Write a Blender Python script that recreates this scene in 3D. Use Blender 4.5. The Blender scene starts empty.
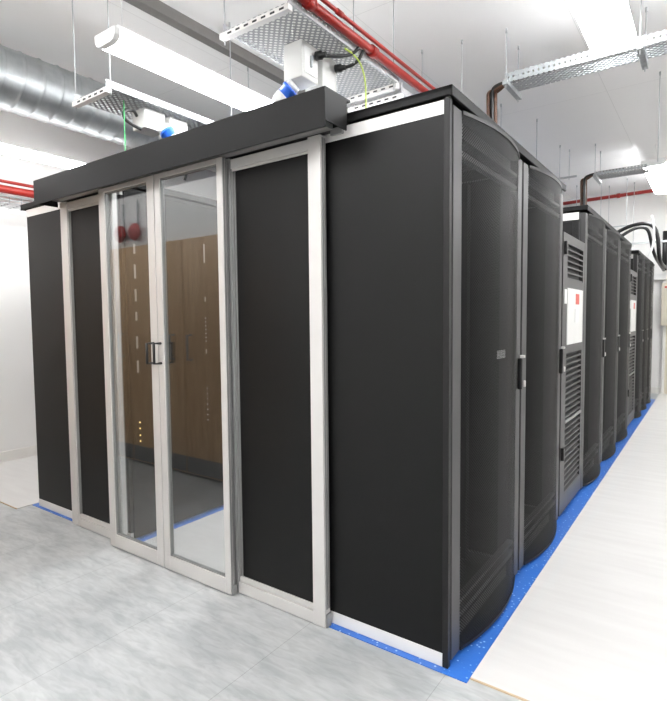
import bpy, bmesh, math, random
from mathutils import Vector, Matrix
random.seed(4)
S = bpy.context.scene
COL = S.collection

# ------------------------------------------------------------------ camera, world, exposure
cam_data = bpy.data.cameras.new('camera')
cam = bpy.data.objects.new('camera', cam_data); COL.objects.link(cam)
YAW, PITCH, ROLL, FPX = 0.62003, 0.05993, -0.00955, 529.57
fw = Vector((-math.sin(YAW)*math.cos(PITCH), math.cos(YAW)*math.cos(PITCH), -math.sin(PITCH)))
rt = Vector((math.cos(YAW), math.sin(YAW), 0)); up = rt.cross(fw)
c_, s_ = math.cos(ROLL), math.sin(ROLL)
rt2 = rt*c_ + up*s_; up2 = up*c_ - rt*s_
m = Matrix((rt2, up2, -fw)).transposed().to_4x4()
m.translation = Vector((0.7445, -1.759, 1.28))
cam.matrix_world = m
cam_data.sensor_fit = 'HORIZONTAL'; cam_data.sensor_width = 36; cam_data.lens = 36*FPX/667
cam_data.clip_start = 0.02; cam_data.clip_end = 60
S.camera = cam

world = bpy.data.worlds.new('room_air'); S.world = world; world.use_nodes = True
world.node_tree.nodes['Background'].inputs[0].default_value = (0.9, 0.92, 1, 1)
world.node_tree.nodes['Background'].inputs[1].default_value = 0.3

S.view_settings.view_transform = 'Standard'
S.view_settings.look = 'None'
S.view_settings.gamma = 1
S.view_settings.use_curve_mapping = False
S.view_settings.exposure = 0.96
LAMP_POWER = 13.0            # emission of the tube diffusers

# ------------------------------------------------------------------ materials
MATS = {}
def new_mat(name):
    mt = bpy.data.materials.new(name); mt.use_nodes = True
    nt = mt.node_tree; b = nt.nodes['Principled BSDF']
    MATS[name] = mt
    return mt, nt, b
def N(nt, t, **kw):
    n = nt.nodes.new(t)
    for k, v in kw.items(): setattr(n, k, v)
    return n
def coords(nt, scale=(1, 1, 1), rot=(0, 0, 0), loc=(0, 0, 0)):
    tc = N(nt, 'ShaderNodeTexCoord'); mp = N(nt, 'ShaderNodeMapping')
    mp.inputs['Scale'].default_value = scale; mp.inputs['Rotation'].default_value = rot; mp.inputs['Location'].default_value = loc
    nt.links.new(tc.outputs['Object'], mp.inputs['Vector'])
    return mp.outputs['Vector']
def ramp(nt, fac, a, b, p0=0.3, p1=0.7):
    r = N(nt, 'ShaderNodeValToRGB')
    r.color_ramp.elements[0].position = p0; r.color_ramp.elements[0].color = (*a, 1)
    r.color_ramp.elements[1].position = p1; r.color_ramp.elements[1].color = (*b, 1)
    nt.links.new(fac, r.inputs['Fac']); return r.outputs['Color']
def simple(name, col, rough=0.5, metal=0.0, var=0.06, nscale=8, bump=0.0, spec=0.5, stretch=(1, 1, 1)):
    mt, nt, b = new_mat(name)
    v = coords(nt, stretch)
    n = N(nt, 'ShaderNodeTexNoise'); n.inputs['Scale'].default_value = nscale; n.inputs['Detail'].default_value = 4
    nt.links.new(v, n.inputs['Vector'])
    lo = tuple(max(0, c*(1-var)) for c in col); hi = tuple(min(1, c*(1+var)) for c in col)
    nt.links.new(ramp(nt, n.outputs['Fac'], lo, hi), b.inputs['Base Color'])
    b.inputs['Roughness'].default_value = rough; b.inputs['Metallic'].default_value = metal
    b.inputs['Specular IOR Level'].default_value = spec
    if bump:
        bp = N(nt, 'ShaderNodeBump'); bp.inputs['Strength'].default_value = bump; bp.inputs['Distance'].default_value = 0.002
        nt.links.new(n.outputs['Fac'], bp.inputs['Height']); nt.links.new(bp.outputs['Normal'], b.inputs['Normal'])
    return mt
def emitter(name, col, strength):
    mt, nt, b = new_mat(name)
    b.inputs['Base Color'].default_value = (0.85, 0.85, 0.85, 1)
    b.inputs['Emission Color'].default_value = (*col, 1); b.inputs['Emission Strength'].default_value = strength
    return mt
def perforated(name, col, pitch, radius, axes='YZ', rough=0.45, metal=0.0, rot=math.pi/4, ratio=1.0):
    mt, nt, b = new_mat(name)
    tc = N(nt, 'ShaderNodeTexCoord'); sp = N(nt, 'ShaderNodeSeparateXYZ'); cb = N(nt, 'ShaderNodeCombineXYZ')
    nt.links.new(tc.outputs['Object'], sp.inputs[0])
    nt.links.new(sp.outputs[axes[0]], cb.inputs['X']); nt.links.new(sp.outputs[axes[1]], cb.inputs['Y'])
    mp = N(nt, 'ShaderNodeMapping'); mp.inputs['Rotation'].default_value = (0, 0, rot)
    mp.inputs['Scale'].default_value = (1/pitch, ratio/pitch, 1)
    nt.links.new(cb.outputs[0], mp.inputs['Vector'])
    vo = N(nt, 'ShaderNodeTexVoronoi', voronoi_dimensions='2D'); vo.inputs['Scale'].default_value = 1; vo.inputs['Randomness'].default_value = 0
    nt.links.new(mp.outputs[0], vo.inputs['Vector'])
    gt = N(nt, 'ShaderNodeMath', operation='GREATER_THAN'); gt.inputs[1].default_value = radius
    nt.links.new(vo.outputs['Distance'], gt.inputs[0])
    nt.links.new(gt.outputs[0], b.inputs['Alpha'])
    b.inputs['Base Color'].default_value = (*col, 1); b.inputs['Roughness'].default_value = rough; b.inputs['Metallic'].default_value = metal
    b.inputs['Specular IOR Level'].default_value = 0.28
    return mt

BLACK = simple('black_powder_coat', (0.006, 0.0058, 0.0058), 0.42, var=0.12, nscale=3, spec=0.4)
BLACK2 = simple('satin_black_panel', (0.0035, 0.0034, 0.0034), 0.42, var=0.15, nscale=2.5, spec=0.28)
HEADER = simple('charcoal_cover', (0.011, 0.0108, 0.0108), 0.5, var=0.08, nscale=2, spec=0.2)
FRAME = simple('dark_grey_rack_frame', (0.05, 0.049, 0.049), 0.4, var=0.08)
INNER = simple('rack_interior', (0.008, 0.008, 0.009), 0.6)
PLASTIC = simple('black_plastic', (0.012, 0.012, 0.012), 0.35)
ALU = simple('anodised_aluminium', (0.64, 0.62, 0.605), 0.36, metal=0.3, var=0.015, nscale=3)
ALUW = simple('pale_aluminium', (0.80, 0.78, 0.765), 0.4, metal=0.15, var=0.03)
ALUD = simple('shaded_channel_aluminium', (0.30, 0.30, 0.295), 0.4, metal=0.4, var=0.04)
GALV = simple('galvanised_steel', (0.42, 0.44, 0.45), 0.42, metal=0.5, var=0.12, nscale=30)
ROD = simple('zinc_rod', (0.5, 0.51, 0.52), 0.5, metal=0.2)
TRUNK = simple('weathered_trunking_steel', (0.20, 0.19, 0.18), 0.5, metal=0.2)
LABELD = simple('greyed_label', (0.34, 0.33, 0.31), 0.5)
WHITEPL = simple('white_plastic', (0.8, 0.8, 0.79), 0.4, var=0.02)
GREYBOX = simple('pale_grey_enclosure', (0.68, 0.68, 0.66), 0.45, var=0.02)
BLUEPL = simple('blue_plastic', (0.03, 0.15, 0.72), 0.35)
RED = simple('red_pipe_paint', (0.34, 0.018, 0.012), 0.4, var=0.08)
REDSIGN = simple('red_print', (0.55, 0.08, 0.06), 0.5)
YELLOW = simple('yellow_green_insulation', (0.6, 0.75, 0.12), 0.5)
BROWNC = simple('brown_cable_sheath', (0.10, 0.045, 0.025), 0.5, var=0.5, nscale=14)
ORANGEC = simple('orange_cable_sheath', (0.45, 0.16, 0.04), 0.5)
CREAM = simple('cream_paint', (0.68, 0.62, 0.52), 0.5, var=0.03)
WALL = simple('warm_white_wall_paint', (0.86, 0.85, 0.83), 0.75, var=0.015, nscale=1.5, bump=0.05)
TRIM = simple('white_gloss_trim', (0.80, 0.78, 0.74), 0.4, var=0.02)
HARD = simple('hardboard_edge', (0.55, 0.42, 0.28), 0.7)
LAMP = emitter('tube_light_diffuser', (0.972, 0.985, 1.0), LAMP_POWER)
LED = emitter('amber_indicator', (1.0, 0.62, 0.1), 2.0)
LEDB = emitter('blue_indicator', (0.25, 0.4, 1.0), 0.18)
LABELW = simple('white_label', (0.75, 0.75, 0.74), 0.5)
STEEL = simple('brushed_steel', (0.30, 0.30, 0.30), 0.3, metal=0.7)
MESH = perforated('perforated_black_steel', (0.0065, 0.0064, 0.0064), 0.0085, 0.455)
TRAYP = perforated('perforated_galvanised_tray', (0.36, 0.37, 0.38), 0.027, 0.36, axes='XY', metal=0.0, rough=0.6)
SLOT = perforated('slotted_galvanised_flange', (0.55, 0.56, 0.57), 0.04, 0.18, axes='YZ', metal=0.2, rough=0.4, rot=0, ratio=1.6)
SLOTX = perforated('slotted_galvanised_flange_across', (0.42, 0.44, 0.45), 0.035, 0.20, axes='XZ', metal=0.2, rough=0.5, rot=0, ratio=1.0)

def floor_grey():
    mt, nt, b = new_mat('grey_streaked_vinyl_tiles')
    L = nt.links
    # streaks in two layers of stretched noise
    v1 = coords(nt, (4.5, 13, 1), (0, 0, -0.10)); v2 = coords(nt, (11, 46, 1), (0, 0, -0.16)); v3 = coords(nt, (1, 1, 1))
    def noise(v, s, d, dist=0.0):
        n = N(nt, 'ShaderNodeTexNoise'); n.inputs['Scale'].default_value = s; n.inputs['Detail'].default_value = d; n.inputs['Distortion'].default_value = dist
        L.new(v, n.inputs['Vector']); return n.outputs['Fac']
    a = noise(v1, 1.0, 6, 0.6); c = noise(v2, 1.0, 5, 0.8); e = noise(v3, 2.0, 3)
    ca = ramp(nt, a, (0.415, 0.427, 0.43), (0.50, 0.508, 0.506), 0.38, 0.60)
    cc = ramp(nt, c, (0.90, 0.90, 0.90), (1.04, 1.04, 1.04), 0.36, 0.60)
    ce = ramp(nt, e, (0.94, 0.94, 0.94), (1.02, 1.02, 1.02), 0.3, 0.7)
    def mul(x, y):
        mx = N(nt, 'ShaderNodeMix', data_type='RGBA', blend_type='MULTIPLY'); mx.inputs['Factor'].default_value = 1
        L.new(x, mx.inputs['A']); L.new(y, mx.inputs['B']); return mx.outputs['Result']
    col = mul(mul(ca, cc), ce)
    br = N(nt, 'ShaderNodeTexBrick'); br.offset = 0; br.squash = 1
    vb = coords(nt, (1, 1, 1), (0, 0, 0), (0.0, 30, 0))
    L.new(vb, br.inputs['Vector'])
    br.inputs['Scale'].default_value = 1; br.inputs['Brick Width'].default_value = 0.6; br.inputs['Row Height'].default_value = 60
    br.inputs['Mortar Size'].default_value = 0.0014; br.inputs['Mortar Smooth'].default_value = 0.3
    br.inputs['Color1'].default_value = (1, 1, 1, 1); br.inputs['Color2'].default_value = (0.96, 0.965, 0.965, 1); br.inputs['Mortar'].default_value = (0.66, 0.66, 0.65, 1)
    L.new(mul(col, br.outputs['Color']), b.inputs['Base Color'])
    b.inputs['Roughness'].default_value = 0.42
    return mt
FLOORG = floor_grey()
def floor_white():
    mt, nt, b = new_mat('white_protective_board')
    v = coords(nt, (2, 14, 1), (0, 0, -0.1))
    n = N(nt, 'ShaderNodeTexNoise'); n.inputs['Scale'].default_value = 1; n.inputs['Detail'].default_value = 4; nt.links.new(v, n.inputs['Vector'])
    nt.links.new(ramp(nt, n.outputs['Fac'], (0.62, 0.605, 0.59), (0.665, 0.652, 0.636), 0.35, 0.65), b.inputs['Base Color'])
    b.inputs['Roughness'].default_value = 0.5
    return mt
FLOORW = floor_white()
def ceiling_mat():
    mt, nt, b = new_mat('painted_ceiling_boards')
    br = N(nt, 'ShaderNodeTexBrick'); br.offset = 0; br.squash = 1
    nt.links.new(coords(nt, (1, 1, 1), (0, 0, 0), (0.1, 1.0, 0)), br.inputs['Vector'])
    br.inputs['Scale'].default_value = 1; br.inputs['Brick Width'].default_value = 1.2; br.inputs['Row Height'].default_value = 2.4
    br.inputs['Mortar Size'].default_value = 0.003; br.inputs['Mortar Smooth'].default_value = 0.5
    br.inputs['Color1'].default_value = (0.89, 0.88, 0.87, 1); br.inputs['Color2'].default_value = (0.875, 0.865, 0.855, 1); br.inputs['Mortar'].default_value = (0.72, 0.71, 0.70, 1)
    nt.links.new(br.outputs['Color'], b.inputs['Base Color']); b.inputs['Roughness'].default_value = 0.8
    return mt
CEIL = ceiling_mat()
def wood_mat():
    mt, nt, b = new_mat('oak_door_veneer')
    v = coords(nt, (9, 9, 0.8))
    n = N(nt, 'ShaderNodeTexNoise'); n.inputs['Scale'].default_value = 2.5; n.inputs['Detail'].default_value = 8; n.inputs['Distortion'].default_value = 1.2
    nt.links.new(v, n.inputs['Vector'])
    nt.links.new(ramp(nt, n.outputs['Fac'], (0.60, 0.38, 0.20), (0.74, 0.50, 0.29), 0.35, 0.65), b.inputs['Base Color'])
    b.inputs['Roughness'].default_value = 0.4
    return mt
WOOD = wood_mat()
def blue_mat():
    mt, nt, b = new_mat('blue_film_with_flecks')
    v = coords(nt)
    vo = N(nt, 'ShaderNodeTexVoronoi'); vo.inputs['Scale'].default_value = 45; nt.links.new(v, vo.inputs['Vector'])
    nt.links.new(ramp(nt, vo.outputs['Distance'], (0.42, 0.60, 0.90), (0.035, 0.16, 0.58), 0.10, 0.24), b.inputs['Base Color'])
    n = N(nt, 'ShaderNodeTexNoise'); n.inputs['Scale'].default_value = 60; nt.links.new(v, n.inputs['Vector'])
    bp = N(nt, 'ShaderNodeBump'); bp.inputs['Strength'].default_value = 0.5; bp.inputs['Distance'].default_value = 0.002
    nt.links.new(n.outputs['Fac'], bp.inputs['Height']); nt.links.new(bp.outputs['Normal'], b.inputs['Normal'])
    b.inputs['Roughness'].default_value = 0.3
    return mt
BLUE = blue_mat()
def glass_mat():
    mt = bpy.data.materials.new('clear_door_glass'); mt.use_nodes = True; nt = mt.node_tree
    nt.nodes.remove(nt.nodes['Principled BSDF']); out = nt.nodes['Material Output']
    tr = N(nt, 'ShaderNodeBsdfTransparent'); tr.inputs[0].default_value = (0.96, 0.97, 0.97, 1)
    gl = N(nt, 'ShaderNodeBsdfGlossy'); gl.inputs['Roughness'].default_value = 0.0
    # Schlick reflectance, the same from both sides of the pane
    ge = N(nt, 'ShaderNodeNewGeometry'); dt = N(nt, 'ShaderNodeVectorMath', operation='DOT_PRODUCT')
    nt.links.new(ge.outputs['Incoming'], dt.inputs[0]); nt.links.new(ge.outputs['Normal'], dt.inputs[1])
    def M(op, a, b=None):
        n = N(nt, 'ShaderNodeMath', operation=op)
        if isinstance(a, (int, float)): n.inputs[0].default_value = a
        else: nt.links.new(a, n.inputs[0])
        if b is not None:
            if isinstance(b, (int, float)): n.inputs[1].default_value = b
            else: nt.links.new(b, n.inputs[1])
        return n.outputs[0]
    F0 = 0.145
    f = M('ADD', M('MULTIPLY', M('POWER', M('SUBTRACT', 1.0, M('ABSOLUTE', dt.outputs['Value'])), 5.0), 1-F0), F0)
    mx = N(nt, 'ShaderNodeMixShader')
    nt.links.new(f, mx.inputs[0]); nt.links.new(tr.outputs[0], mx.inputs[1]); nt.links.new(gl.outputs[0], mx.inputs[2])
    nt.links.new(mx.outputs[0], out.inputs['Surface'])
    return mt
GLASS = glass_mat()
def duct_mat():
    mt, nt, b = new_mat('spiral_duct_zinc')
    n = N(nt, 'ShaderNodeTexNoise'); n.inputs['Scale'].default_value = 14; n.inputs['Detail'].default_value = 3
    nt.links.new(coords(nt, (1, 1, 1)), n.inputs['Vector'])
    nt.links.new(ramp(nt, n.outputs['Fac'], (0.47, 0.50, 0.51), (0.58, 0.60, 0.61)), b.inputs['Base Color'])
    b.inputs['Metallic'].default_value = 0.9
    nt.links.new(ramp(nt, n.outputs['Fac'], (0.40, 0.40, 0.40), (0.48, 0.48, 0.48)), b.inputs['Roughness'])
    return mt
DUCT = duct_mat()

# ------------------------------------------------------------------ mesh helpers (world coordinates in, stored relative to the parent)
def box(bm, x0, x1, y0, y1, z0, z1, bevel=0.0):
    r = bmesh.ops.create_cube(bm, size=1)
    vs = r['verts']
    bmesh.ops.scale(bm, vec=(abs(x1-x0), abs(y1-y0), abs(z1-z0)), verts=vs)
    bmesh.ops.translate(bm, vec=((x0+x1)/2, (y0+y1)/2, (z0+z1)/2), verts=vs)
    if bevel:
        es = list({e for v in vs for e in v.link_edges})
        bmesh.ops.bevel(bm, geom=es, offset=bevel, segments=2, affect='EDGES', profile=0.5)
def tube(bm, pts, r, seg=10, smooth_path=0, cap=True):
    P = [Vector(p) for p in pts]
    for _ in range(smooth_path):
        Q = [P[0]]
        for a, b in zip(P, P[1:]):
            Q += [a*0.75+b*0.25, a*0.25+b*0.75]
        Q.append(P[-1]); P = Q
    rings = []; prev = None
    for i, p in enumerate(P):
        d = (P[min(i+1, len(P)-1)] - P[max(i-1, 0)]).normalized()
        if prev is None:
            a = Vector((0, 0, 1)) if abs(d.z) < 0.9 else Vector((1, 0, 0))
            n = d.cross(a).normalized()
        else:
            n = (prev - d*prev.dot(d)).normalized()
        prev = n; b2 = d.cross(n)
        rr = r[i] if isinstance(r, (list, tuple)) else r
        rings.append([bm.verts.new(p + n*math.cos(t)*rr + b2*math.sin(t)*rr) for t in [2*math.pi*k/seg for k in range(seg)]])
    for A, B in zip(rings, rings[1:]):
        for k in range(seg):
            f = bm.faces.new((A[k], A[(k+1) % seg], B[(k+1) % seg], B[k])); f.smooth = True
    if cap:
        bm.faces.new(rings[0][::-1]); bm.faces.new(rings[-1])
def prism(bm, poly, axis, a, b):
    """poly of 2-D points extruded along axis from a to b"""
    def P(u, v, w):
        return {'x': (w, u, v), 'y': (u, w, v), 'z': (u, v, w)}[axis]
    A = [bm.verts.new(P(u, v, a)) for u, v in poly]; B = [bm.verts.new(P(u, v, b)) for u, v in poly]
    n = len(poly)
    bm.faces.new(A[::-1]); bm.faces.new(B)
    for k in range(n): bm.faces.new((A[k], A[(k+1) % n], B[(k+1) % n], B[k]))
def obj(name, bm, mat, parent=None, label=None):
    off = WLOC.get(parent, Vector()) if parent else Vector()
    bmesh.ops.recalc_face_normals(bm, faces=bm.faces[:])
    if off.length: bmesh.ops.translate(bm, vec=-off, verts=bm.verts[:])
    me = bpy.data.meshes.new(name); bm.to_mesh(me); bm.free(); me.materials.append(mat)
    o = bpy.data.objects.new(name, me); COL.objects.link(o)
    if parent: o.parent = parent
    WLOC[o] = off
    if label: o['label'] = label
    return o
WLOC = {}
def thing(name, label, cat, loc, group=None):
    o = bpy.data.objects.new(name, None); COL.objects.link(o); o.empty_display_size = 0.1
    o.location = loc; WLOC[o] = Vector(loc)
    o['label'] = label; o['category'] = cat
    if group: o['group'] = group
    return o
def single(name, bm, mat, label, cat, group=None):
    o = obj(name, bm, mat); o['label'] = label; o['category'] = cat
    if group: o['group'] = group
    return o
def struct(name, bm, mat, parent=None):
    o = obj(name, bm, mat, parent)
    if not parent: o['kind'] = 'structure'
    return o
def boxes(*bs, bevel=0.0):
    bm = bmesh.new()
    for b in bs: box(bm, *b, bevel=bevel)
    return bm
def dup(root, delta, label):
    r = root.copy(); COL.objects.link(r); r.location = root.location + Vector(delta); r['label'] = label
    for ch in list(root.children):
        c = ch.copy(); COL.objects.link(c); c.parent = r
        for g in list(ch.children):
            d = g.copy(); COL.objects.link(d); d.parent = c
    return r

# ------------------------------------------------------------------ the room
XL, XR, YB, YF, ZC = -4.49, 2.7, -5.0, 8.4, 3.35
struct('floor', boxes((XL, XR, YB, YF, -0.1, 0.0)), FLOORG)
struct('ceiling', boxes((XL, XR, YB, YF, ZC, ZC+0.1)), CEIL)
struct('wall_left', boxes((XL-0.1, XL, YB, YF, 0, ZC)), WALL)
struct('wall_right', boxes((XR, XR+0.1, YB, YF, 0, ZC)), WALL)
struct('wall_far', boxes((XL, XR, YF, YF+0.1, 0, ZC)), WALL)
struct('wall_back', boxes((-1.7, XR, YB-0.1, YB, 0, ZC)), WALL)
struct('wall_near_left', boxes((XL, -1.7, -1.36, -1.26, 0, ZC)), WALL)
struct('wall_return', boxes((-1.8, -1.7, YB, -1.36, 0, ZC)), WALL)
struct('baseboard_left', boxes((XL, XL+0.018, -1.26, YF, 0, 0.10), bevel=0.004), TRIM)
struct('baseboard_far', boxes((-1.0, 0.10, YF-0.018, YF, 0, 0.10), (0.95, XR, YF-0.018, YF, 0, 0.10)), TRIM)
# white protective boards on the floor, beside and between the rack rows
def board(name, x0, x1, y0, y1):
    o = struct(name, boxes((x0, x1, y0, y1, 0.0, 0.006)), FLOORW)
    bm = boxes((x0, x1, y0-0.006, y0, 0.0, 0.0055)); obj('board_edge', bm, HARD, o)
board('floor_right', 0.082, XR, -0.012, YF)
board('floor_aisle', -1.895, -1.10, -0.02, 7.6)
board('floor_left', XL, -3.09, -0.13, YF)

# doors of the near left wall (seen mirrored in the glass)
def wood_door(name, x0, x1, hx):
    o = struct(name, boxes((x0, x1, -1.26, -1.225, 0.02, 1.93), bevel=0.003), WOOD)
    obj('kick_plate', boxes((x0+0.002, x1-0.002, -1.225, -1.222, 0.03, 0.16)), STEEL, o)
    bm = bmesh.new(); tube(bm, [(hx, -1.225, 1.16), (hx, -1.18, 1.16), (hx, -1.18, 0.96), (hx, -1.225, 0.96)], 0.009)
    obj('door_handle', bm, GALV, o)
    return o
wood_door('door_1', -4.30, -3.50, -3.6)
wood_door('door_2', -3.49, -2.76, -2.88)
wood_door('door_3', -2.75, -1.95, -2.66)

# warning bells above the wooden doors
def bell(x, lab):
    t = thing('alarm_bell', lab, 'bell', (x, -1.26, 2.05), 'alarm bells on the near wall')
    bm = bmesh.new(); tube(bm, [(x, -1.255, 2.05), (x, -1.22, 2.05), (x, -1.215, 2.05), (x, -1.195, 2.05), (x, -1.185, 2.05)], [0.03, 0.03, 0.075, 0.07, 0.035], 24)
    obj('gong', bm, RED, t)
    bm = bmesh.new(); tube(bm, [(x, -1.25, 2.07), (x, -1.25, 2.32)], 0.008); obj('conduit', bm, GALV, t)
bell(-3.57, 'red round alarm bell above the wooden doors, reflected leftmost in the glass')
bell(-3.36, 'red round alarm bell above the wooden doors, reflected rightmost in the glass')

# ------------------------------------------------------------------ tube lights: the visible ones, then added unseen fill lights
def lamp(x, y0, y1, zb, lab, w=0.22, h=0.065, up=0.90):
    t = thing('tube_light', lab, 'ceiling light', (x, (y0+y1)/2, zb), 'suspended tube lights')
    hw = w/2
    prof = [(x-hw, zb+h), (x-hw, zb+h*0.45), (x-hw*0.82, zb+h*0.12), (x-hw*0.5, zb), (x+hw*0.5, zb), (x+hw*0.82, zb+h*0.12), (x+hw, zb+h*0.45), (x+hw, zb+h)]
    bm = bmesh.new(); prism(bm, prof, 'y', y0+0.03, y1-0.03); obj('diffuser', bm, LAMP, t)
    bm = bmesh.new(); prism(bm, prof, 'y', y0, y0+0.03); obj('end_cap', bm, WHITEPL, t)
    bm = bmesh.new(); prism(bm, prof, 'y', y1-0.03, y1); obj('end_cap', bm, WHITEPL, t)
    obj('housing', boxes((x-hw*up, x+hw*up, y0+0.02, y1-0.02, zb+h, zb+h+0.015)), WHITEPL, t)
    for yy in (y0+0.10, y1-0.10):
        bm = bmesh.new(); tube(bm, [(x, yy, zb+h+0.02), (x, yy, ZC)], 0.003, 6)
        box(bm, x-0.015, x+0.015, yy-0.015, yy+0.015, zb+h+0.015, zb+h+0.03)
        obj('hanging_wire', bm, WHITEPL, t)
lamp(-1.745, -0.20, 1.35, 2.65, 'long white tube light hanging above the middle of the black enclosure', w=0.175, up=0.93)
lamp(0.15, 0.60, 2.42, 3.08, 'bright tube light at the top right, nearest over the right corridor', w=0.27, up=0.99)
lamp(0.13, 5.75, 7.6, 3.08, 'bright tube light at the right edge, farther down the corridor', w=0.27, up=0.99)
lamp(-3.745, -0.9, 1.25, 2.585, 'tube light at the left edge below the big round duct', w=0.15, h=0.045, up=0.99)
lamp(-2.53, 4.2, 6.0, 3.08, 'added fill tube light hidden behind the black enclosure, far end of the left row')  # unseen fixture added to light the space behind the enclosure
lamp(0.15, -3.6, -1.8, 3.08, 'added unseen tube light behind the camera, above the grey floor', up=0.3)  # off-frame fill light, added for overall brightness
lamp(-0.95, -3.3, -1.5, 3.08, 'added unseen tube light behind the camera, left of the one over its head', up=0.4)  # off-frame fill light, added to brighten the foreground floor
lamp(-2.70, -1.15, -0.55, 3.0, 'added short fill tube light above the wooden doors, out of the picture at the left', up=0.8)  # unseen fill, added to brighten the wooden doors for their reflection
lamp(-1.53, 0.90, 2.6, 2.44, 'added fill tube light over the aisle between the two rack rows, hidden by the header', w=0.30, h=0.09, up=0.99)  # made-up fixture, kept behind the header to brighten the aisle floor
lamp(2.0, -3.2, -1.4, 3.08, 'added unseen tube light behind the camera, near the right wall', up=0.4)  # another added fill light, never in view
lamp(1.9, 1.6, 3.4, 3.08, 'added unseen tube light off to the right over the white floor', up=0.1)  # unseen fill, added to brighten the right side of the room
lamp(1.9, 5.4, 7.2, 3.08, 'added unseen tube light off to the far right over the white floor', up=0.1)  # added fill for the far part of the corridor, out of view

# ------------------------------------------------------------------ blue film under the racks
def film(x0, x1, y0, y1, lab):
    bm = boxes((x0, x1, y0, y1, 0.0005, 0.004)); single('blue_film', bm, BLUE, lab, 'floor film', 'blue film strips under the racks')
film(-1.098, 0.080, -0.045, 7.62, 'blue protective film under the right rack row, showing along its curved doors')
film(-3.085, -1.90, -0.034, 7.62, 'blue protective film under the left rack row, showing at its left corner')

# ------------------------------------------------------------------ racks of the right row
D = 1.07      # depth
ZT = 2.025
def arc(y0, y1, bulge, n=20, x0=0.0):
    out = []
    for i in range(n+1):
        t = i/n
        # superelliptic bow: quick rise at both ends, flat in the middle
        u = 2*t-1
        out.append((x0 + bulge*(1-abs(u)**2.0), y0+(y1-y0)*t))
    return out
def make_rack(y, w, label, group, handle=True, tag=False):
    t = thing('server_rack', label, 'server rack', (-D/2, y+w/2, 0.004), group)
    y0, y1 = y+0.004, y+w-0.004
    z0 = 0.004
    # cabinet frame: posts, sills, heads
    B = []
    for xx in (-D, -0.09):
        for yy in (y0, y1-0.05): B.append((xx, xx+0.05, yy, yy+0.05, z0+0.02, ZT-0.02))
    for zz in (z0+0.02, ZT-0.07):
        B += [(-D, -0.04, y0, y0+0.03, zz, zz+0.05), (-D, -0.04, y1-0.03, y1, zz, zz+0.05), (-0.09, -0.04, y0, y1, zz, zz+0.05), (-D, -D+0.05, y0, y1, zz, zz+0.05)]
    obj('frame', boxes(*B), FRAME, t)
    obj('side_panel', boxes((-D+0.01, -0.05, y0, y0+0.003, z0+0.05, ZT-0.03)), BLACK, t)
    obj('side_panel', boxes((-D+0.01, -0.05, y1-0.003, y1, z0+0.05, ZT-0.03)), BLACK, t)
    obj('top_panel', boxes((-D, -0.04, y0, y1, ZT-0.02, ZT-0.002)), BLACK, t)
    obj('base', boxes((-D, -0.04, y0, y1, z0, z0+0.02)), BLACK, t)
    obj('inner_door', boxes((-D+0.002, -D-0.006, y0+0.01, y1-0.01, z0+0.04, ZT-0.03)), BLACK, t)
    # equipment face
    bm = boxes((-0.42, -0.30, y0+0.06, y1-0.06, z0+0.06, ZT-0.12))
    for k in range(21):
        zz = 0.1+k*0.088
        box(bm, -0.30, -0.296, y0+0.09, y1-0.09, zz, zz+0.08)
    obj('equipment', bm, INNER, t)
    obj('mounting_rail', boxes((-0.26, -0.235, y0+0.06, y0+0.10, z0+0.06, ZT-0.1)), INNER, t)
    obj('mounting_rail', boxes((-0.26, -0.235, y1-0.10, y1-0.06, z0+0.06, ZT-0.1)), INNER, t)
    # door: flat frame
    d = obj('door_frame', boxes((-0.04, -0.002, y0+0.008, y0+0.088, z0+0.016, ZT-0.01), (-0.04, -0.002, y1-0.070, y1-0.008, z0+0.016, ZT-0.01),
                                (-0.035, -0.008, y0+0.088, y1-0.07, 0.135, 0.160), (-0.035, -0.008, y0+0.088, y1-0.07, 0.190, 0.206),
                                (-0.035, -0.008, y0+0.088, y1-0.07, 1.862, 1.885), (-0.035, -0.008, y0+0.088, y1-0.07, 1.925, 1.941), bevel=0.002), FRAME, t)
    # curved perforated sheet, two skins
    for dx in (0.0,):
        bm = bmesh.new()
        a = arc(y0+0.085, y1-0.068, 0.047)
        for off in (0.0, -0.0018):
            lo = [bm.verts.new((x+off, yy, z0+0.03)) for x, yy in a]; hi = [bm.verts.new((x+off, yy, ZT-0.022)) for x, yy in a]
            for k in range(len(a)-1):
                f = bm.faces.new((lo[k], lo[k+1], hi[k+1], hi[k])); f.smooth = True
        off_ = WLOC[t]
        bmesh.ops.translate(bm, vec=-off_, verts=bm.verts[:])
        me = bpy.data.meshes.new('perforated_sheet'); bm.to_mesh(me); bm.free(); me.materials.append(MESH)
        s = bpy.data.objects.new('perforated_sheet', me); COL.objects.link(s); s.parent = t; s['label'] = 'curved perforated door sheet'
    for zz in (z0+0.016, ZT-0.022):
        bm = bmesh.new(); prism(bm, [(x+0.003, yy) for x, yy in a] + [(-0.03, a[-1][1]), (-0.03, a[0][1])], 'z', zz, zz+0.014)
        obj('door_end_cap', bm, BLACK, t)
    if handle:
        h = obj('handle', boxes((-0.002, 0.020, y1-0.052, y1-0.018, 0.935, 1.085), bevel=0.005), PLASTIC, t)
        obj('lock', boxes((0.004, 0.026, y1-0.0175, y1-0.006, 0.945, 0.975), bevel=0.002), ALUW, h, 'silver lock')
        obj('hinge_pin', boxes((0.004, 0.026, y1-0.034, y1-0.020, 1.0855, 1.098), bevel=0.002), ALUW, h, 'silver pin')
    if tag:
        obj('asset_tag', boxes((-0.006, -0.002, y0+0.50, y0+0.60, 1.10, 1.135)), LABELW, t, 'small white tag behind the perforated door')
    return t
W1 = 0.8435
G1 = 'server racks with curved perforated doors, right row'
r1 = make_rack(0.002, W1, 'black server rack at the near corner with curved perforated door', G1, tag=True)
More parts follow.
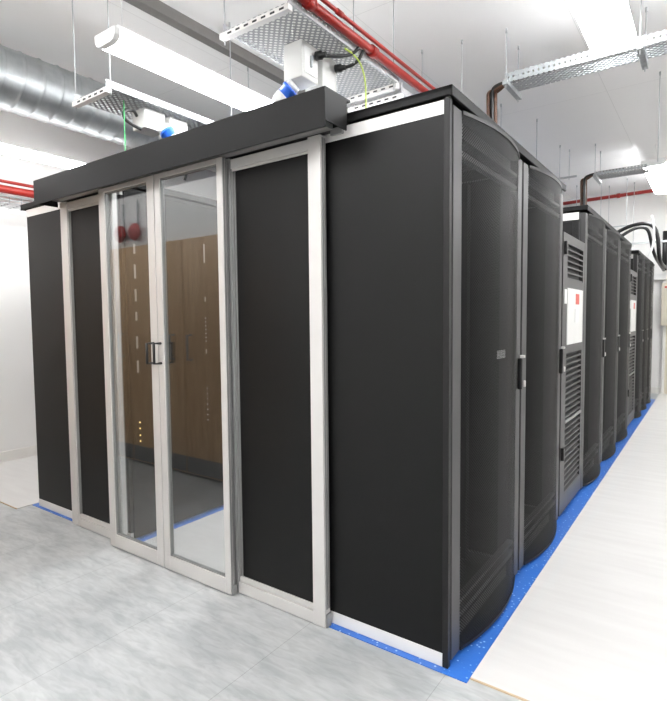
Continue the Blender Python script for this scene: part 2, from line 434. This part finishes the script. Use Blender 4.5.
r2 = make_rack(0.002+W1, W1, 'black server rack second from the near corner, beside the first louvred cooler', G1)
Y3 = 2.365
r3 = dup(r2, (0, Y3-0.002-W1, 0), 'black server rack just beyond the first louvred cooler, orange cables above it')
dup(r2, (0, Y3-0.002, 0), 'black server rack in the middle of the second group of three')
dup(r2, (0, Y3-0.002+W1, 0), 'black server rack last of the second group, before the far louvred cooler')
W2 = 0.64
Y6 = 5.56
r6 = make_rack(Y6, W2, 'narrow black server rack just beyond the far louvred cooler', G1)
dup(r6, (0, W2+0.01, 0), 'narrow black server rack second from the far end of the row')
dup(r6, (0, 2*W2+0.02, 0), 'narrow black server rack at the far end of the row')

# roof plates running over each rack group
def roof_plate(x0, x1, y0, y1, lab, lip=True):
    B = [(x0, x1, y0, y1, 2.052, 2.066), (x0, x1, y0, y0+0.012, 2.034, 2.066)]
    B.append((x1-0.012, x1, y0, y1, 2.030, 2.066))
    B.append((x0, x0+0.012, y0, y1, 2.030, 2.066))
    # spacer blocks that carry it on the racks
    for yy in (y0+0.08, (y0+y1)/2, y1-0.12):
        B.append((x0+0.15, x1-0.15, yy, yy+0.05, 2.0235, 2.053))
    single('roof_plate', boxes(*B, bevel=0.002), HEADER, lab, 'roof plate', 'dark roof plates on the racks')
roof_plate(-1.10, 0.012, -0.03, 1.69, 'dark grey roof plate over the two nearest racks with bright white strip beneath')
roof_plate(-1.10, 0.012, 2.365, 4.895, 'dark grey roof plate over the second group of three racks')
roof_plate(-1.10, 0.012, 5.56, 7.51, 'dark grey roof plate over the far group of narrow racks')
roof_plate(-3.075, -1.93, -0.03, 2.6, 'dark grey roof plate sticking out at the upper left end of the enclosure')

# coolers between the groups
def make_cooler(y0, y1, label):
    t = thing('rack_cooler', label, 'cooling unit', (-D/2, (y0+y1)/2, 0.004), 'in-row coolers between the racks')
    y0 += 0.004; y1 -= 0.004
    obj('cabinet', boxes((-D, -0.03, y0, y1, 0.004, 1.80), bevel=0.003), BLACK, t)
    X0, X1 = -0.028, 0.0
    f = obj('front_frame', boxes((X0, X1, y0, y0+0.12, 0.03, 1.795), (X0, X1, y1-0.055, y1, 0.03, 1.795), (X0, X1, y0+0.12, y1-0.055, 0.03, 0.14),
                                 (X0, X1, y0+0.12, y1-0.055, 1.735, 1.795), (X0, X1, y0+0.12, y1-0.055, 1.045, 1.10), (X0, X1, y0+0.12, y1-0.055, 1.46, 1.515)), FRAME, t)
    for a, b, n in ((0.14, 1.045, 24), (1.515, 1.735, 6)):
        bm = bmesh.new(); st = (b-a)/n
        for k in range(n):
            z = a+k*st
            ya, yb = y0+0.12, y1-0.055
            prism(bm, [(-0.020, z+0.014), (-0.016, z+0.014), (-0.002, z+0.009), (-0.002, z), (-0.006, z), (-0.020, z+0.010)], 'y', ya, yb)
        g = obj('louvre_grille', bm, FRAME, t)
        obj('filter', boxes((-0.0275, -0.024, ya, yb, a, b)), INNER, g)
    obj('louvre_bar', boxes((-0.004, 0.006, y0+0.12, y1-0.055, 0.60, 0.615)), ALUD, f)
    p = obj('white_panel', boxes((-0.012, 0.004, y0+0.125, y1-0.06, 1.10, 1.46), bevel=0.002), GREYBOX, t, 'white sheet of instructions')
    obj('red_heading', boxes((0.0045, 0.0055, y0+0.36, y0+0.47, 1.36, 1.43)), REDSIGN, p, 'red printed heading')
    obj('display', boxes((0.0045, 0.007, y0+0.34, y0+0.44, 1.24, 1.33)), LABELW, p)
    obj('sticker', boxes((0.0005, 0.002, y0+0.045, y0+0.115, 1.36, 1.45)), LABELW, t, 'small white sticker')
    for zz in (1.70, 0.42):
        obj('latch', boxes((0.0, 0.018, y0+0.015, y0+0.05, zz-0.04, zz+0.04), bevel=0.003), PLASTIC, t)
    return t
c1 = make_cooler(1.692, 2.362, 'louvred cooling unit between near and second rack groups, white sheet on its front')
dup(c1, (0, 4.897-1.692, 0), 'farther louvred cooling unit, between the second and the far rack groups')
# pale strips on the rack sides that stand clear above the lower coolers
WLOC[r3] = Vector(r3.location)
for r_, yy in ((r3, Y3), (r6, Y6)):
    obj('side_strip', boxes((-1.05, -0.045, yy-0.002, yy+0.003, 1.968, 2.020)), ALUW, r_, 'white metal strip on the side')

# ------------------------------------------------------------------ left row (its open fronts face the aisle)
def make_left(y, w, label):
    t = thing('server_rack', label, 'server rack', (-2.49, y+w/2, 0.004), 'open fronted racks of the left row')
    y0, y1 = y+0.003, y+w-0.003
    xb, xf = -3.02, -1.945
    B = []
    for xx in (xb, xf-0.077):
        for yy in (y0, y1-0.04): B.append((xx, xx+0.05, yy, yy+0.04, 0.004, ZT-0.02))
    for zz in (0.004, ZT-0.07): B += [(xf-0.077, xf-0.027, y0+0.04, y1-0.04, zz, zz+0.05), (xb, xb+0.05, y0+0.04, y1-0.04, zz, zz+0.05)]
    obj('frame', boxes(*B), BLACK, t)
    obj('side_panel', boxes((xb+0.05, xf-0.05, y0, y0+0.004, 0.03, ZT-0.03)), BLACK, t)
    obj('side_panel', boxes((xb+0.05, xf-0.05, y1-0.004, y1, 0.03, ZT-0.03)), BLACK, t)
    obj('top_panel', boxes((xb, xf, y0, y1, ZT-0.02, ZT-0.002)), BLACK, t)
    bm = boxes((-2.2, -1.975, y0+0.05, y1-0.05, 0.06, ZT-0.08))
    for k in range(21):
        zz = 0.07+k*0.0885
        box(bm, -1.975, -1.972, y0+0.055, y1-0.055, zz, zz+0.083)
    obj('blanking_panels', bm, INNER, t)
    obj('front_door', boxes((-1.965, -1.943, y0+0.002, y1-0.002, 0.02, ZT-0.022)), BLACK2, t)
    obj('rear_door', boxes((xb-0.008, xb, y0+0.01, y1-0.01, 0.03, ZT-0.03)), BLACK, t)
    return t
l1 = make_left(0.002, 0.72, 'black rack behind the sliding glass doors with amber lights and white labels')
for (z0, z1) in ((1.66, 1.716), (1.52, 1.60), (1.39, 1.46), (1.28, 1.33), (1.12, 1.19), (0.98, 1.05)):
    obj('label_strip', boxes((-1.943, -1.941, 0.056, 0.068, z0, z1)), LABELD, l1, 'white cable label')
for z in (0.69, 0.655, 0.615, 0.58):
    obj('indicator_light', boxes((-1.943, -1.940, 0.060, 0.066, z-0.004, z+0.004)), LED, l1, 'small amber light')
for (z0, z1) in ((1.65, 1.77), (1.40, 1.43), (1.06, 1.09)):
    obj('label_strip', boxes((-1.943, -1.941, 0.568, 0.577, z0, z1)), LABELD, l1, 'white cable label')
for k in range(7):
    obj('indicator_light', boxes((-1.943, -1.940, 0.570, 0.574, 0.62+k*0.035, 0.626+k*0.035)), LEDB, l1, 'small blue light')
    obj('indicator_light', boxes((-1.943, -1.940, 0.570, 0.574, 1.14+k*0.025, 1.145+k*0.025)), LEDB, l1, 'small blue light')
l2 = make_left(0.725, 0.93, 'black rack deeper inside the aisle, right of the amber lights')
dup(l2, (0, 0.935, 0), 'black rack farthest inside the aisle on the left row')

# ------------------------------------------------------------------ end panels of both rows
def end_panel(x0, x1, label):
    t = thing('end_panel', label, 'end panel', ((x0+x1)/2, -0.01, 0.004), 'black end panels of the enclosure')
    obj('panel', boxes((x0, x1, -0.016, 0.001, 0.056, 1.979)), BLACK2, t)
    obj('top_strip', boxes((x0, x1, -0.018, 0.001, 1.979, 2.026)), ALUW, t, 'white metal strip along the top')
    obj('bottom_strip', boxes((x0, x1, -0.018, 0.001, 0.006, 0.056)), ALUW, t, 'white metal strip along the bottom')
    return t
end_panel(-1.10, -0.024, 'wide black end panel right of the sliding doors, nearest the corner')
end_panel(-3.02, -1.945, 'black end panel at the far left end of the enclosure')
t = thing('corner_post', 'slim black corner post between the wide end panel and the perforated door', 'corner post', (-0.01, -0.01, 0.004))
obj('post', boxes((-0.023, -0.001, -0.020, 0.001, 0.006, 2.03), bevel=0.002), BLACK, t)
obj('hinge_cap', boxes((-0.02, -0.004, -0.014, 0.0, 2.03, 2.036), bevel=0.002), ALUW, t)

# ------------------------------------------------------------------ fixed screens beside the glass doors
def screen(x0, x1, yf, label, st=0.055, sl=0.05, lm=None):
    t = thing('side_screen', label, 'door side screen', ((x0+x1)/2, yf+0.02, 0.0), 'black side screens in silver frames')
    yb = yf+0.038
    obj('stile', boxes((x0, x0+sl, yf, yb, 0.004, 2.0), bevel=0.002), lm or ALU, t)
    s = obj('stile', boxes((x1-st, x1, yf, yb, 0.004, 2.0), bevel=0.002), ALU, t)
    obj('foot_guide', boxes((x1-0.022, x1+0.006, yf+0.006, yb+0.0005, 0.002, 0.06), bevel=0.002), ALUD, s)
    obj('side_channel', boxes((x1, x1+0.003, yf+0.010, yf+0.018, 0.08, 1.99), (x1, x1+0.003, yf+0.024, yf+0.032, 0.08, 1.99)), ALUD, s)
    obj('bottom_rail', boxes((x0+sl, x1-st, yf+0.004, yb, 0.004, 0.055), (x0+sl, x1-st, yf+0.012, yb, 0.057, 0.082), bevel=0.001), ALU, t)
    obj('top_rail', boxes((x0+sl, x1-st, yf+0.006, yb, 1.952, 1.992), (x0+sl, x1-st, yf+0.012, yb, 1.942, 1.951)), ALU, t)
    obj('infill_panel', boxes((x0+sl-0.005, x1-st+0.005, yf+0.018, yf+0.026, 0.08, 1.944)), BLACK2, t, 'matt black infill panel')
    # ribbed edge channels
    bm = boxes((x0+sl, x0+sl+0.008, yf+0.010, yb, 0.08, 1.94), (x0+sl+0.012, x0+sl+0.018, yf+0.014, yb, 0.08, 1.94))
    obj('edge_channel', bm, ALUD, t)
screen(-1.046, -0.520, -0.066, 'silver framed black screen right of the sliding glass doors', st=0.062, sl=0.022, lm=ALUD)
screen(-2.510, -2.040, -0.0575, 'silver framed black screen left of the sliding glass doors', st=0.03, sl=0.075)

# ribbed jambs behind the edges of the doors
t = thing('door_jamb', 'ribbed silver upright seen through the left edge of the glass door', 'door jamb', (-1.97, -0.02, 0.004), 'ribbed jambs of the sliding doors')
for xx in (-2.036, -2.006, -1.976, -1.948):
    obj('jamb_rib', boxes((xx, xx+0.015, -0.070, -0.046, 0.008, 2.0)), ALUW, t)
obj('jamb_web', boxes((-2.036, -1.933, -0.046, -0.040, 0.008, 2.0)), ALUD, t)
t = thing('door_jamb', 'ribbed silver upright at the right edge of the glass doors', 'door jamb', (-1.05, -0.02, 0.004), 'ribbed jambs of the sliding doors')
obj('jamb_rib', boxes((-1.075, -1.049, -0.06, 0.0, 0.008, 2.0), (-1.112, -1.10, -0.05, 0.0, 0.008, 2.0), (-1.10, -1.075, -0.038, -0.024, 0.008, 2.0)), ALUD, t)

# ------------------------------------------------------------------ sliding glass doors
def glass_door(x0, x1, sL, sR, hx, label):
    t = thing('sliding_glass_door', label, 'glass door', ((x0+x1)/2, -0.09, 0.004), 'sliding glass doors')
    yf, yb = -0.104, -0.074
    z0, z1 = 0.006, 1.998
    obj('stile', boxes((x0, x0+sL, yf, yb, z0, z1), bevel=0.002), ALU, t)
    obj('stile', boxes((x1-sR, x1, yf, yb, z0, z1), bevel=0.002), ALU, t)
    obj('bottom_rail', boxes((x0+sL, x1-sR, yf, yb, z0, 0.078), bevel=0.002), ALU, t)
    obj('top_rail', boxes((x0+sL, x1-sR, yf, yb, 1.974, z1), bevel=0.002), ALU, t)
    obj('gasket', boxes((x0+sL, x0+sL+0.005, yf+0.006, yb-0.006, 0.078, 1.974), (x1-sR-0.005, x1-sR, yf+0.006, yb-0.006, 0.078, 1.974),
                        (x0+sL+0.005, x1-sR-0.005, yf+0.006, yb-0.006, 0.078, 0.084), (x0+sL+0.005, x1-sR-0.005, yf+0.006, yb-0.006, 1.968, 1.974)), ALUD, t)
    obj('pane', boxes((x0+sL+0.004, x1-sR-0.004, -0.092, -0.086, 0.082, 1.970)), GLASS, t, 'clear glass pane')
    bm = bmesh.new()
    tube(bm, [(hx, yf, 1.165), (hx, yf-0.042, 1.165), (hx, yf-0.042, 1.065), (hx, yf, 1.065)], 0.007, 10)
    tube(bm, [(hx, yb, 1.165), (hx, yb+0.035, 1.165), (hx, yb+0.035, 1.065), (hx, yb, 1.065)], 0.007, 10)
    obj('handle', bm, PLASTIC, t, 'black bow handle')
    obj('edge_strip', boxes((x1, x1+0.002, yf+0.005, yf+0.014, 0.02, z1-0.003), (x1, x1+0.002, yf+0.018, yb-0.002, 0.02, z1-0.003)), ALUD, t, 'dark grooved door edge') if x1 > -1.2 else None
    if x1 > -1.2: obj('corner_block', boxes((x1+0.002, x1+0.012, yf+0.004, yb, 0.006, 0.05), bevel=0.002), ALUD, t, 'grey corner block')
    return t
glass_door(-2.012, -1.526, 0.055, 0.055, -1.557, 'left sliding glass door with silver frame and black handle')
glass_door(-1.519, -1.034, 0.042, 0.036, -1.50, 'right sliding glass door with silver frame, white floor behind its glass')
# brushed corner block at the foot of the right leaf
# ------------------------------------------------------------------ door header cover and track
t = thing('door_header', 'long charcoal header cover above the sliding doors', 'door header', (-1.47, -0.12, 2.0))
X0, X1 = -2.535, -0.398
obj('cover', boxes((X0, X1, -0.196, -0.19, 1.968, 2.108), (X0, X1, -0.19, -0.032, 2.100, 2.108), (X0, X0+0.006, -0.19, -0.058, 1.975, 2.100), (X1-0.006, X1, -0.19, -0.058, 1.99, 2.100)), HEADER, t)
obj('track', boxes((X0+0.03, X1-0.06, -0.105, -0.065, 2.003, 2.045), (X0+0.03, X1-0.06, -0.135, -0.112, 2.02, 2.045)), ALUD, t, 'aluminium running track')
obj('backing', boxes((X0+0.02, X1-0.02, -0.060, -0.030, 2.006, 2.098)), BLACK, t)
obj('bracket', boxes((X1-0.075, X1-0.02, -0.062, -0.05, 1.985, 2.01)), ALUD, t)

# ------------------------------------------------------------------ overhead services
# spiral duct
def spiral_duct():
    bm = bmesh.new(); cx, cz, r = -3.50, 3.045, 0.215
    y0, y1, p = -1.25, 8.39, 0.135
    seg = 40; step = p/16; n = int((y1-y0)/step)
    rings = []
    for i in range(n+1):
        y = y0+i*step
        ring = []
        for k in range(seg):
            th = 2*math.pi*k/seg
            ph = (y/p - k/seg) % 1.0
            rr = r + (0.007 if ph < 0.09 else 0.0)
            ring.append(bm.verts.new((cx+rr*math.cos(th), y, cz+rr*math.sin(th))))
        rings.append(ring)
    for A, B in zip(rings, rings[1:]):
        for k in range(seg):
            f = bm.faces.new((A[k], A[(k+1) % seg], B[(k+1) % seg], B[k])); f.smooth = True
    t = thing('ventilation_duct', 'large round silver spiral duct hung along the ceiling at the left', 'duct', (cx, 3.5, cz))
    obj('duct_skin', bm, DUCT, t)
    for yy in (-0.4, 1.9, 4.5, 7):
        bm = bmesh.new(); tube(bm, [(cx, yy, cz+r), (cx, yy, ZC)], 0.005, 6); 
        tube(bm, [(cx+(r+0.008)*math.cos(a), yy, cz+(r+0.008)*math.sin(a)) for a in [2*math.pi*q/32 for q in range(33)]], 0.006, 6)
        obj('hanger', bm, ROD, t)
spiral_duct()

# ceiling trunking
single('ceiling_trunking', boxes((-2.30, -2.225, -1.2, 6.0, 3.275, 3.3495)), TRUNK, 'grey metal trunking running along the ceiling left of the perforated tray', 'trunking')

# red pipes
def pipe(name, pts, r, mat, label, cat, clamps=(), group=None):
    t = thing(name, label, cat, pts[0], group)
    bm = bmesh.new(); tube(bm, pts, r, 14); obj('pipe_run', bm, mat, t)
    a, b = Vector(pts[0]), Vector(pts[-1]); d = (b-a).normalized()
    for f in clamps:
        q = a.lerp(b, f); bm = bmesh.new(); tube(bm, [q-d*0.025, q+d*0.025], r*1.35, 14); obj('coupling', bm, mat, t)
    return t
pipe('sprinkler_pipe', [(-0.93, -1.4, 2.845), (-0.915, 2.6, 2.845)], 0.024, RED, 'thick red pipe running beside the perforated cable tray', 'pipe', (0.22, 0.40, 0.45, 0.6), 'red pipes over the enclosure')
pipe('sprinkler_pipe', [(-0.888, -1.4, 2.872), (-0.873, 2.6, 2.872)], 0.011, RED, 'thin red pipe running close along the thick red one', 'pipe', (0.3, 0.5), 'red pipes over the enclosure')
pipe('sprinkler_pipe', [(-4.33, -1.2, 2.44), (-4.33, 8.3, 2.44)], 0.034, RED, 'thick red pipe low on the left wall behind the enclosure', 'pipe', (0.14, 0.3, 0.5), 'red pipes on the left wall')
pipe('sprinkler_pipe', [(-4.36, -1.2, 2.515), (-4.36, 8.3, 2.515)], 0.014, RED, 'thin red pipe above the thick one on the left wall', 'pipe', (0.3,), 'red pipes on the left wall')
pipe('sprinkler_pipe', [(-1.9, 8.1, 3.215), (2.6, 8.1, 3.30)], 0.028, RED, 'red pipe running across the ceiling at the far wall', 'pipe', (0.3, 0.5, 0.7))

# wire basket along left wall
bm = bmesh.new()
for zz in (2.30, 2.33, 2.36): tube(bm, [(-4.22, -1.0, zz), (-4.22, 8.0, zz)], 0.004, 6)
for xx in (-4.28, -4.34, -4.40): tube(bm, [(xx, -1.0, 2.30), (xx, 8.0, 2.30)], 0.004, 6)
for k in range(90):
    y = -1.0+k*0.1
    tube(bm, [(-4.22, y, 2.36), (-4.22, y, 2.30), (-4.45, y, 2.30), (-4.485, y, 2.30)], 0.0035, 5)
single('wire_basket_tray', bm, GALV, 'silver wire basket cable tray below the red pipes on the left wall', 'cable tray')

def rod(bm, x, y, z0, z1=ZC, r=0.0038):
    tube(bm, [(x, y, z0), (x, y, z1)], r, 8)
    tube(bm, [(x, y, z1-0.03), (x, y, z1)], r*2, 8)

# trays running along Y (perforated sheets with side flanges)
def tray_y(name, x0, x1, y0, y1, z, label, rods, group, extra=None, flange=0.04):
    t = thing(name, label, 'cable tray', ((x0+x1)/2, (y0+y1)/2, z), group)
    bm = boxes((x0, x1, y0, y1, z, z+0.002)); obj('perforated_base', bm, TRAYP, t)
    obj('side_flange', boxes((x0-0.002, x0, y0, y1, z, z+flange), (x0, x0+0.012, y0, y1, z-0.001, z)), SLOT, t)
    obj('side_flange', boxes((x1, x1+0.002, y0, y1, z, z+flange), (x1-0.012, x1, y0, y1, z-0.001, z)), SLOT, t)
    for yy in (y0, y1-0.03) if extra is None else extra:
        s = obj('support_channel', boxes((x0-0.03, x1+0.001, yy, yy+0.035, z-0.03, z-0.002)), ALUW, t)
        bm = bmesh.new()
        for k in range(int((x1-x0)/0.06)):
            xx = x0+0.03+k*0.06
            box(bm, xx, xx+0.03, yy-0.001, yy, z-0.022, z-0.012)
        obj('slot', bm, PLASTIC, s)
    for (x, y) in rods:
        bm = bmesh.new(); rod(bm, x, y, z-0.05); obj('hanger_rod', bm, ROD, t)
    return t
tray_y('cable_tray', -1.40, -0.955, 0.27, 1.38, 2.80, 'large perforated silver tray above the enclosure, beside the red pipe', ((-1.42, 0.30), (-0.975, 0.30), (-0.975, 0.88), (-0.975, 1.35), (-1.42, 1.35)), 'perforated cable trays')
tray_y('cable_tray', -1.36, -0.965, 1.43, 3.6, 2.765, 'continuing perforated tray just above the dark roof plate, one step lower', ((-0.98, 3.5), (-1.40, 3.5)), 'perforated cable trays', extra=(1.43, 3.5))
tray_y('cable_tray', -2.40, -2.07, 0.0, 1.6, 2.60, 'small perforated silver tray in front of the round duct', ((-2.42, 0.02), (-2.055, 0.02), (-2.055, 0.95), (-2.42, 1.5)), 'perforated cable trays')

# trays running along X over the right row
def tray_x(x0, x1, y, z, w, label, rodx, h=0.07):
    t = thing('cable_tray', label, 'cable tray', ((x0+x1)/2, y, z), 'cable trays crossing the corridor')
    obj('tray_base', boxes((x0, x1, y, y+w, z, z+0.002)), TRAYP, t)
    obj('side_flange', boxes((x0, x1, y-0.002, y, z, z+h)), SLOTX, t)
    obj('side_flange', boxes((x0, x1, y+w, y+w+0.002, z, z+h)), SLOTX, t)
    for x in rodx:
        s = obj('support_channel', boxes((x-0.018, x+0.018, y-0.07, y+w+0.08, z-0.035, z-0.001)), GALV, t)
        for yy in (y-0.045, y+w+0.05):
            bm = bmesh.new(); rod(bm, x, yy, z-0.06); obj('hanger_rod', bm, ROD, t)
    return t
tray_x(-0.54, 2.6, 2.23, 2.99, 0.20, 'grey cable tray crossing the corridor in front of the bright tube light', (-0.545+0.03, 0.33, 1.6))
tray_x(-0.47, 0.09, 5.42, 2.985, 0.26, 'shorter grey cable tray farther down, left of the distant light', (-0.45,), h=0.045)

# bundles dropping from the trays
def bundle(x, y, zt, lab):
    t = thing('cable_bundle', lab, 'cables', (x-0.09, y+0.05, 2.066), 'cable drops from the crossing trays')
    cols = [BROWNC, BROWNC, ORANGEC, BROWNC, PLASTIC, BROWNC]
    offs = [(0, 0), (0.022, 0.006), (0.0, 0.024), (-0.02, 0.01), (0.012, -0.02), (-0.012, -0.016)]
    for (dx, dy), mt in zip(offs, cols):
        bm = bmesh.new()
        xx, yy = x-0.105+dx*1.3, y+0.05+dy*1.3
        tube(bm, [(x+0.35, yy, zt+0.035+dy*0.5), (x+0.02, yy, zt+0.03+dy*0.5), (x-0.07, yy, zt-0.005+dx), (xx, yy, zt-0.025), (xx, yy, zt-0.06), (xx+0.005, yy, zt-0.35), (xx-0.004, yy, zt-0.6), (xx, yy, 2.068)], 0.014, 8, 2)
        obj('cable', bm, mt, t)
bundle(-0.55, 2.23, 2.99, 'brown cable bundle dropping from the near end of the crossing tray')
bundle(-0.49, 5.42, 2.99, 'black and orange cable bundle dropping onto the second group of racks')

# single hanging rods over the racks
def free_rod(x, y, zb, lab):
    bm = bmesh.new(); rod(bm, x, y, zb)
    single('threaded_rod', bm, ROD, lab, 'hanging rod', 'bare threaded rods over the racks')
free_rod(-0.832, 2.14, 2.07, 'thin rod rising above the near corner, left of the brown cable drop')
free_rod(-1.138, 2.096, 2.07, 'thin rod right behind the end of the red pipe')
free_rod(-0.804, 4.12, 2.07, 'thin rod hanging above the second rack, right of the crossing tray end')
free_rod(-0.806, 5.17, 2.07, 'thin rod just left of the black and orange cable drop')
free_rod(0.33, 3.64, 2.60, 'thin short rod hanging from the ceiling over the corridor at the right edge')
# rail and rods in the distance
t = thing('strut_rail', 'thin dark rail hung below the ceiling beyond the second rack', 'rail', (-1.1, 5.4, 3.0))
bm = boxes((-2.2, -0.66, 5.40, 5.43, 3.0, 3.02)); obj('rail', bm, ROD, t)
for x in (-2.0, -1.3, -0.75):
    bm = bmesh.new(); rod(bm, x, 5.415, 2.98); obj('hanger_rod', bm, ROD, t)
t = thing('pipe_support', 'pale metal support frame hung near the far wall', 'rail', (-0.5, 7.4, 2.7))
obj('rail', boxes((-1.6, -0.15, 7.40, 7.43, 2.63, 2.65), (-1.6, 0.6, 7.75, 7.78, 2.39, 2.42)), ROD, t)
for x in (-1.5, -1.05, -0.7, -0.35):
    bm = bmesh.new(); rod(bm, x, 7.425, 2.60, r=0.004); obj('hanger_rod', bm, ROD, t)
    bm = bmesh.new(); rod(bm, x+0.06, 7.775, 2.36, r=0.004); obj('hanger_rod', bm, ROD, t)

# far end: black hoses over the last racks, pale hose
for k, (pts, r, mt, lab) in enumerate((
    ([(-0.62, 6.9, 2.068), (-0.60, 6.95, 2.35), (-0.35, 7.0, 2.54), (-0.12, 7.0, 2.60), (0.03, 7.0, 2.56), (0.10, 7.0, 2.42), (0.12, 7.05, 2.0), (0.18, 8.18, 2.02)], 0.026, PLASTIC, 'thick black hose arching highest over the far racks'),
    ([(-0.50, 6.75, 2.068), (-0.48, 6.8, 2.30), (-0.22, 6.85, 2.50), (-0.08, 6.9, 2.53), (-0.01, 6.95, 2.48), (0.02, 7.0, 2.30), (0.06, 7.1, 2.12), (0.08, 7.6, 2.06), (0.10, 8.18, 2.0)], 0.022, PLASTIC, 'second black hose arching just under the thickest one'),
    ([(0.05, 6.6, 2.62), (0.085, 6.6, 2.45), (0.075, 6.6, 2.2), (0.02, 6.6, 2.085)], 0.014, WHITEPL, 'pale curved hose hanging over the last racks'))):
    bm = bmesh.new(); tube(bm, pts, r, 10, 2)
    single('coolant_hose' if k < 2 else 'pale_hose', bm, mt, lab, 'hose', 'hoses over the far racks')

# far wall furniture
t = thing('cable_trunking', 'pale blue-grey trunking across the far wall above the cream door', 'trunking', (0.4, 8.33, 1.84))
obj('cover', boxes((-0.6, 1.6, 8.30, 8.399, 1.86, 1.96), bevel=0.003), WHITEPL, t)
d = struct('door_4', boxes((0.14, 0.94, 8.36, 8.40, 0.007, 1.855), bevel=0.003), CREAM)
obj('door_frame', boxes((0.10, 0.14, 8.34, 8.40, 0.007, 1.858), (0.94, 0.98, 8.34, 8.40, 0.007, 1.858)), TRIM, d)
t = thing('wall_cabinet', 'cream wall cabinet with red label on the far wall', 'cabinet', (0.4, 8.33, 1.1))
obj('body', boxes((0.045+0.03, 0.60, 8.26, 8.36, 1.12, 1.80), bevel=0.004), CREAM, t)
obj('red_label', boxes((0.115, 0.30, 8.258, 8.26, 1.72, 1.75)), REDSIGN, t, 'red label')
for k, x in enumerate((0.085, 0.16)):
    bm = bmesh.new(); tube(bm, [(x+0.02, 8.24, 2.0), (x+0.02, 8.24, 2.62)], 0.035, 10)
    single('vertical_pipe', bm, PLASTIC, ('black insulated riser on the far wall, left of two', 'black insulated riser on the far wall, right of two')[k], 'pipe', 'black risers at the far wall')

# ------------------------------------------------------------------ isolator boxes with blue plugs under the trays
def isolators(ox, oy, z, lab, hh=0.20):
    """boxes hang below tray at height z; ox, oy = nearest lower-left corner"""
    t = thing('isolator_box', lab, 'electrical box', (ox+0.08, oy+0.08, z), 'white isolators under the cable trays')
    obj('enclosure', boxes((ox, ox+0.13, oy, oy+0.15, z-hh, z-0.003), bevel=0.006), GREYBOX, t)
    obj('enclosure', boxes((ox+0.0, ox+0.13, oy+0.19, oy+0.33, z-hh, z-0.003), bevel=0.006), GREYBOX, t)
    obj('cover_plate', boxes((ox+0.1305, ox+0.134, oy+0.02, oy+0.13, z-hh*0.85, z-0.03)), WHITEPL, t)
    obj('switch', boxes((ox+0.134, ox+0.146, oy+0.07, oy+0.08, z-hh*0.65, z-hh*0.35)), GALV, t)
    return t
def plug(x, y, z, dx, dy, lab, col=BLUEPL):
    t = thing('blue_power_plug', lab, 'plug', (x, y, z), 'blue and white power plugs')
    d = Vector((dx, dy, -0.75)).normalized(); p = Vector((x, y, z))
    bm = bmesh.new(); tube(bm, [p, p+d*0.03], 0.040, 18); obj('socket', bm, WHITEPL, t)
    bm = bmesh.new(); tube(bm, [p+d*0.03, p+d*0.045, p+d*0.046, p+d*0.085], [0.048, 0.048, 0.042, 0.042], 18); obj('collar', bm, BLUEPL, t)
    bm = bmesh.new(); tube(bm, [p+d*0.085, p+d*0.13, p+d*0.16], [0.044, 0.040, 0.018], 18); obj('grip', bm, WHITEPL, t)
    e = p+d*0.16
    bm = bmesh.new(); tube(bm, [e-d*0.01, e+d*0.05, e+Vector((dx*0.08, dy*0.08, -0.14)), e+Vector((dx*0.05, dy*0.05, -0.20))], 0.008, 8, 2); obj('lead', bm, PLASTIC, t)
isolators(-1.235, 0.56, 2.80, 'white isolator boxes under the large perforated tray, black glands on their side')
plug(-1.19, 0.60, 2.59, -0.75, -0.35, 'blue and white plug under the large tray, left of the pair')
plug(-1.13, 0.72, 2.565, -0.45, -0.10, 'blue and white plug half hidden behind the header, right of the pair')
isolators(-2.27, 0.30, 2.60, 'white isolator boxes under the small tray before the round duct', 0.125)
plug(-2.12, 0.42, 2.50, 0.45, 0.35, 'blue and white plug under the small tray before the round duct')
# black flexible leads out of the box side
for k, (pts, lab) in enumerate((
    ([(-1.09, 0.67, 2.74), (-1.05, 0.69, 2.74), (-1.0, 0.78, 2.755), (-0.965, 0.85, 2.785), (-0.935, 0.87, 2.82)], 'black cable with round gland leaving the isolator box, upper of two'),
    ([(-1.09, 0.86, 2.74), (-1.05, 0.87, 2.74), (-1.0, 0.89, 2.745), (-0.96, 0.91, 2.775), (-0.93, 0.91, 2.82)], 'black cable with round gland leaving the isolator box, lower of two'))):
    t = thing('black_power_cable', lab, 'cable', pts[0], 'black leads from the isolator box')
    bm = bmesh.new(); tube(bm, pts, 0.010, 8, 2); obj('lead', bm, PLASTIC, t)
    p = Vector(pts[0]); bm = bmesh.new(); tube(bm, [p, p+Vector((0.035, 0.008, 0)), p+Vector((0.04, 0.01, 0)), p+Vector((0.06, 0.015, 0))], [0.024, 0.024, 0.016, 0.014], 12); obj('gland', bm, PLASTIC, t)
bm = bmesh.new(); tube(bm, [(-2.20, 0.285, 2.55), (-2.18, 0.25, 2.57), (-2.17, 0.18, 2.55), (-2.17, 0.17, 2.50), (-2.17, 0.22, 2.475), (-2.16, 0.285, 2.46)], 0.010, 8, 2)
single('black_loop_cable', bm, PLASTIC, 'short black cable looping beside the boxes under the small tray', 'cable')
bm = bmesh.new(); tube(bm, [(-0.97, 0.78, 2.79), (-0.96, 0.85, 2.785), (-0.955, 0.92, 2.76), (-0.96, 0.98, 2.69), (-0.97, 1.0, 2.56), (-0.97, 1.0, 2.40), (-0.97, 1.01, 2.075)], 0.005, 6, 2)
single('earth_wire', bm, YELLOW, 'yellow-green earth wire hanging from the large tray', 'wire')
bm = bmesh.new(); tube(bm, [(-2.16, 0.17, 2.598), (-2.16, 0.17, 2.4), (-2.16, 0.17, 2.07)], 0.0035, 6, 1)
single('earth_wire', bm, simple('green_insulation', (0.05, 0.4, 0.12), 0.5), 'thin green wire hanging from the small tray', 'wire')
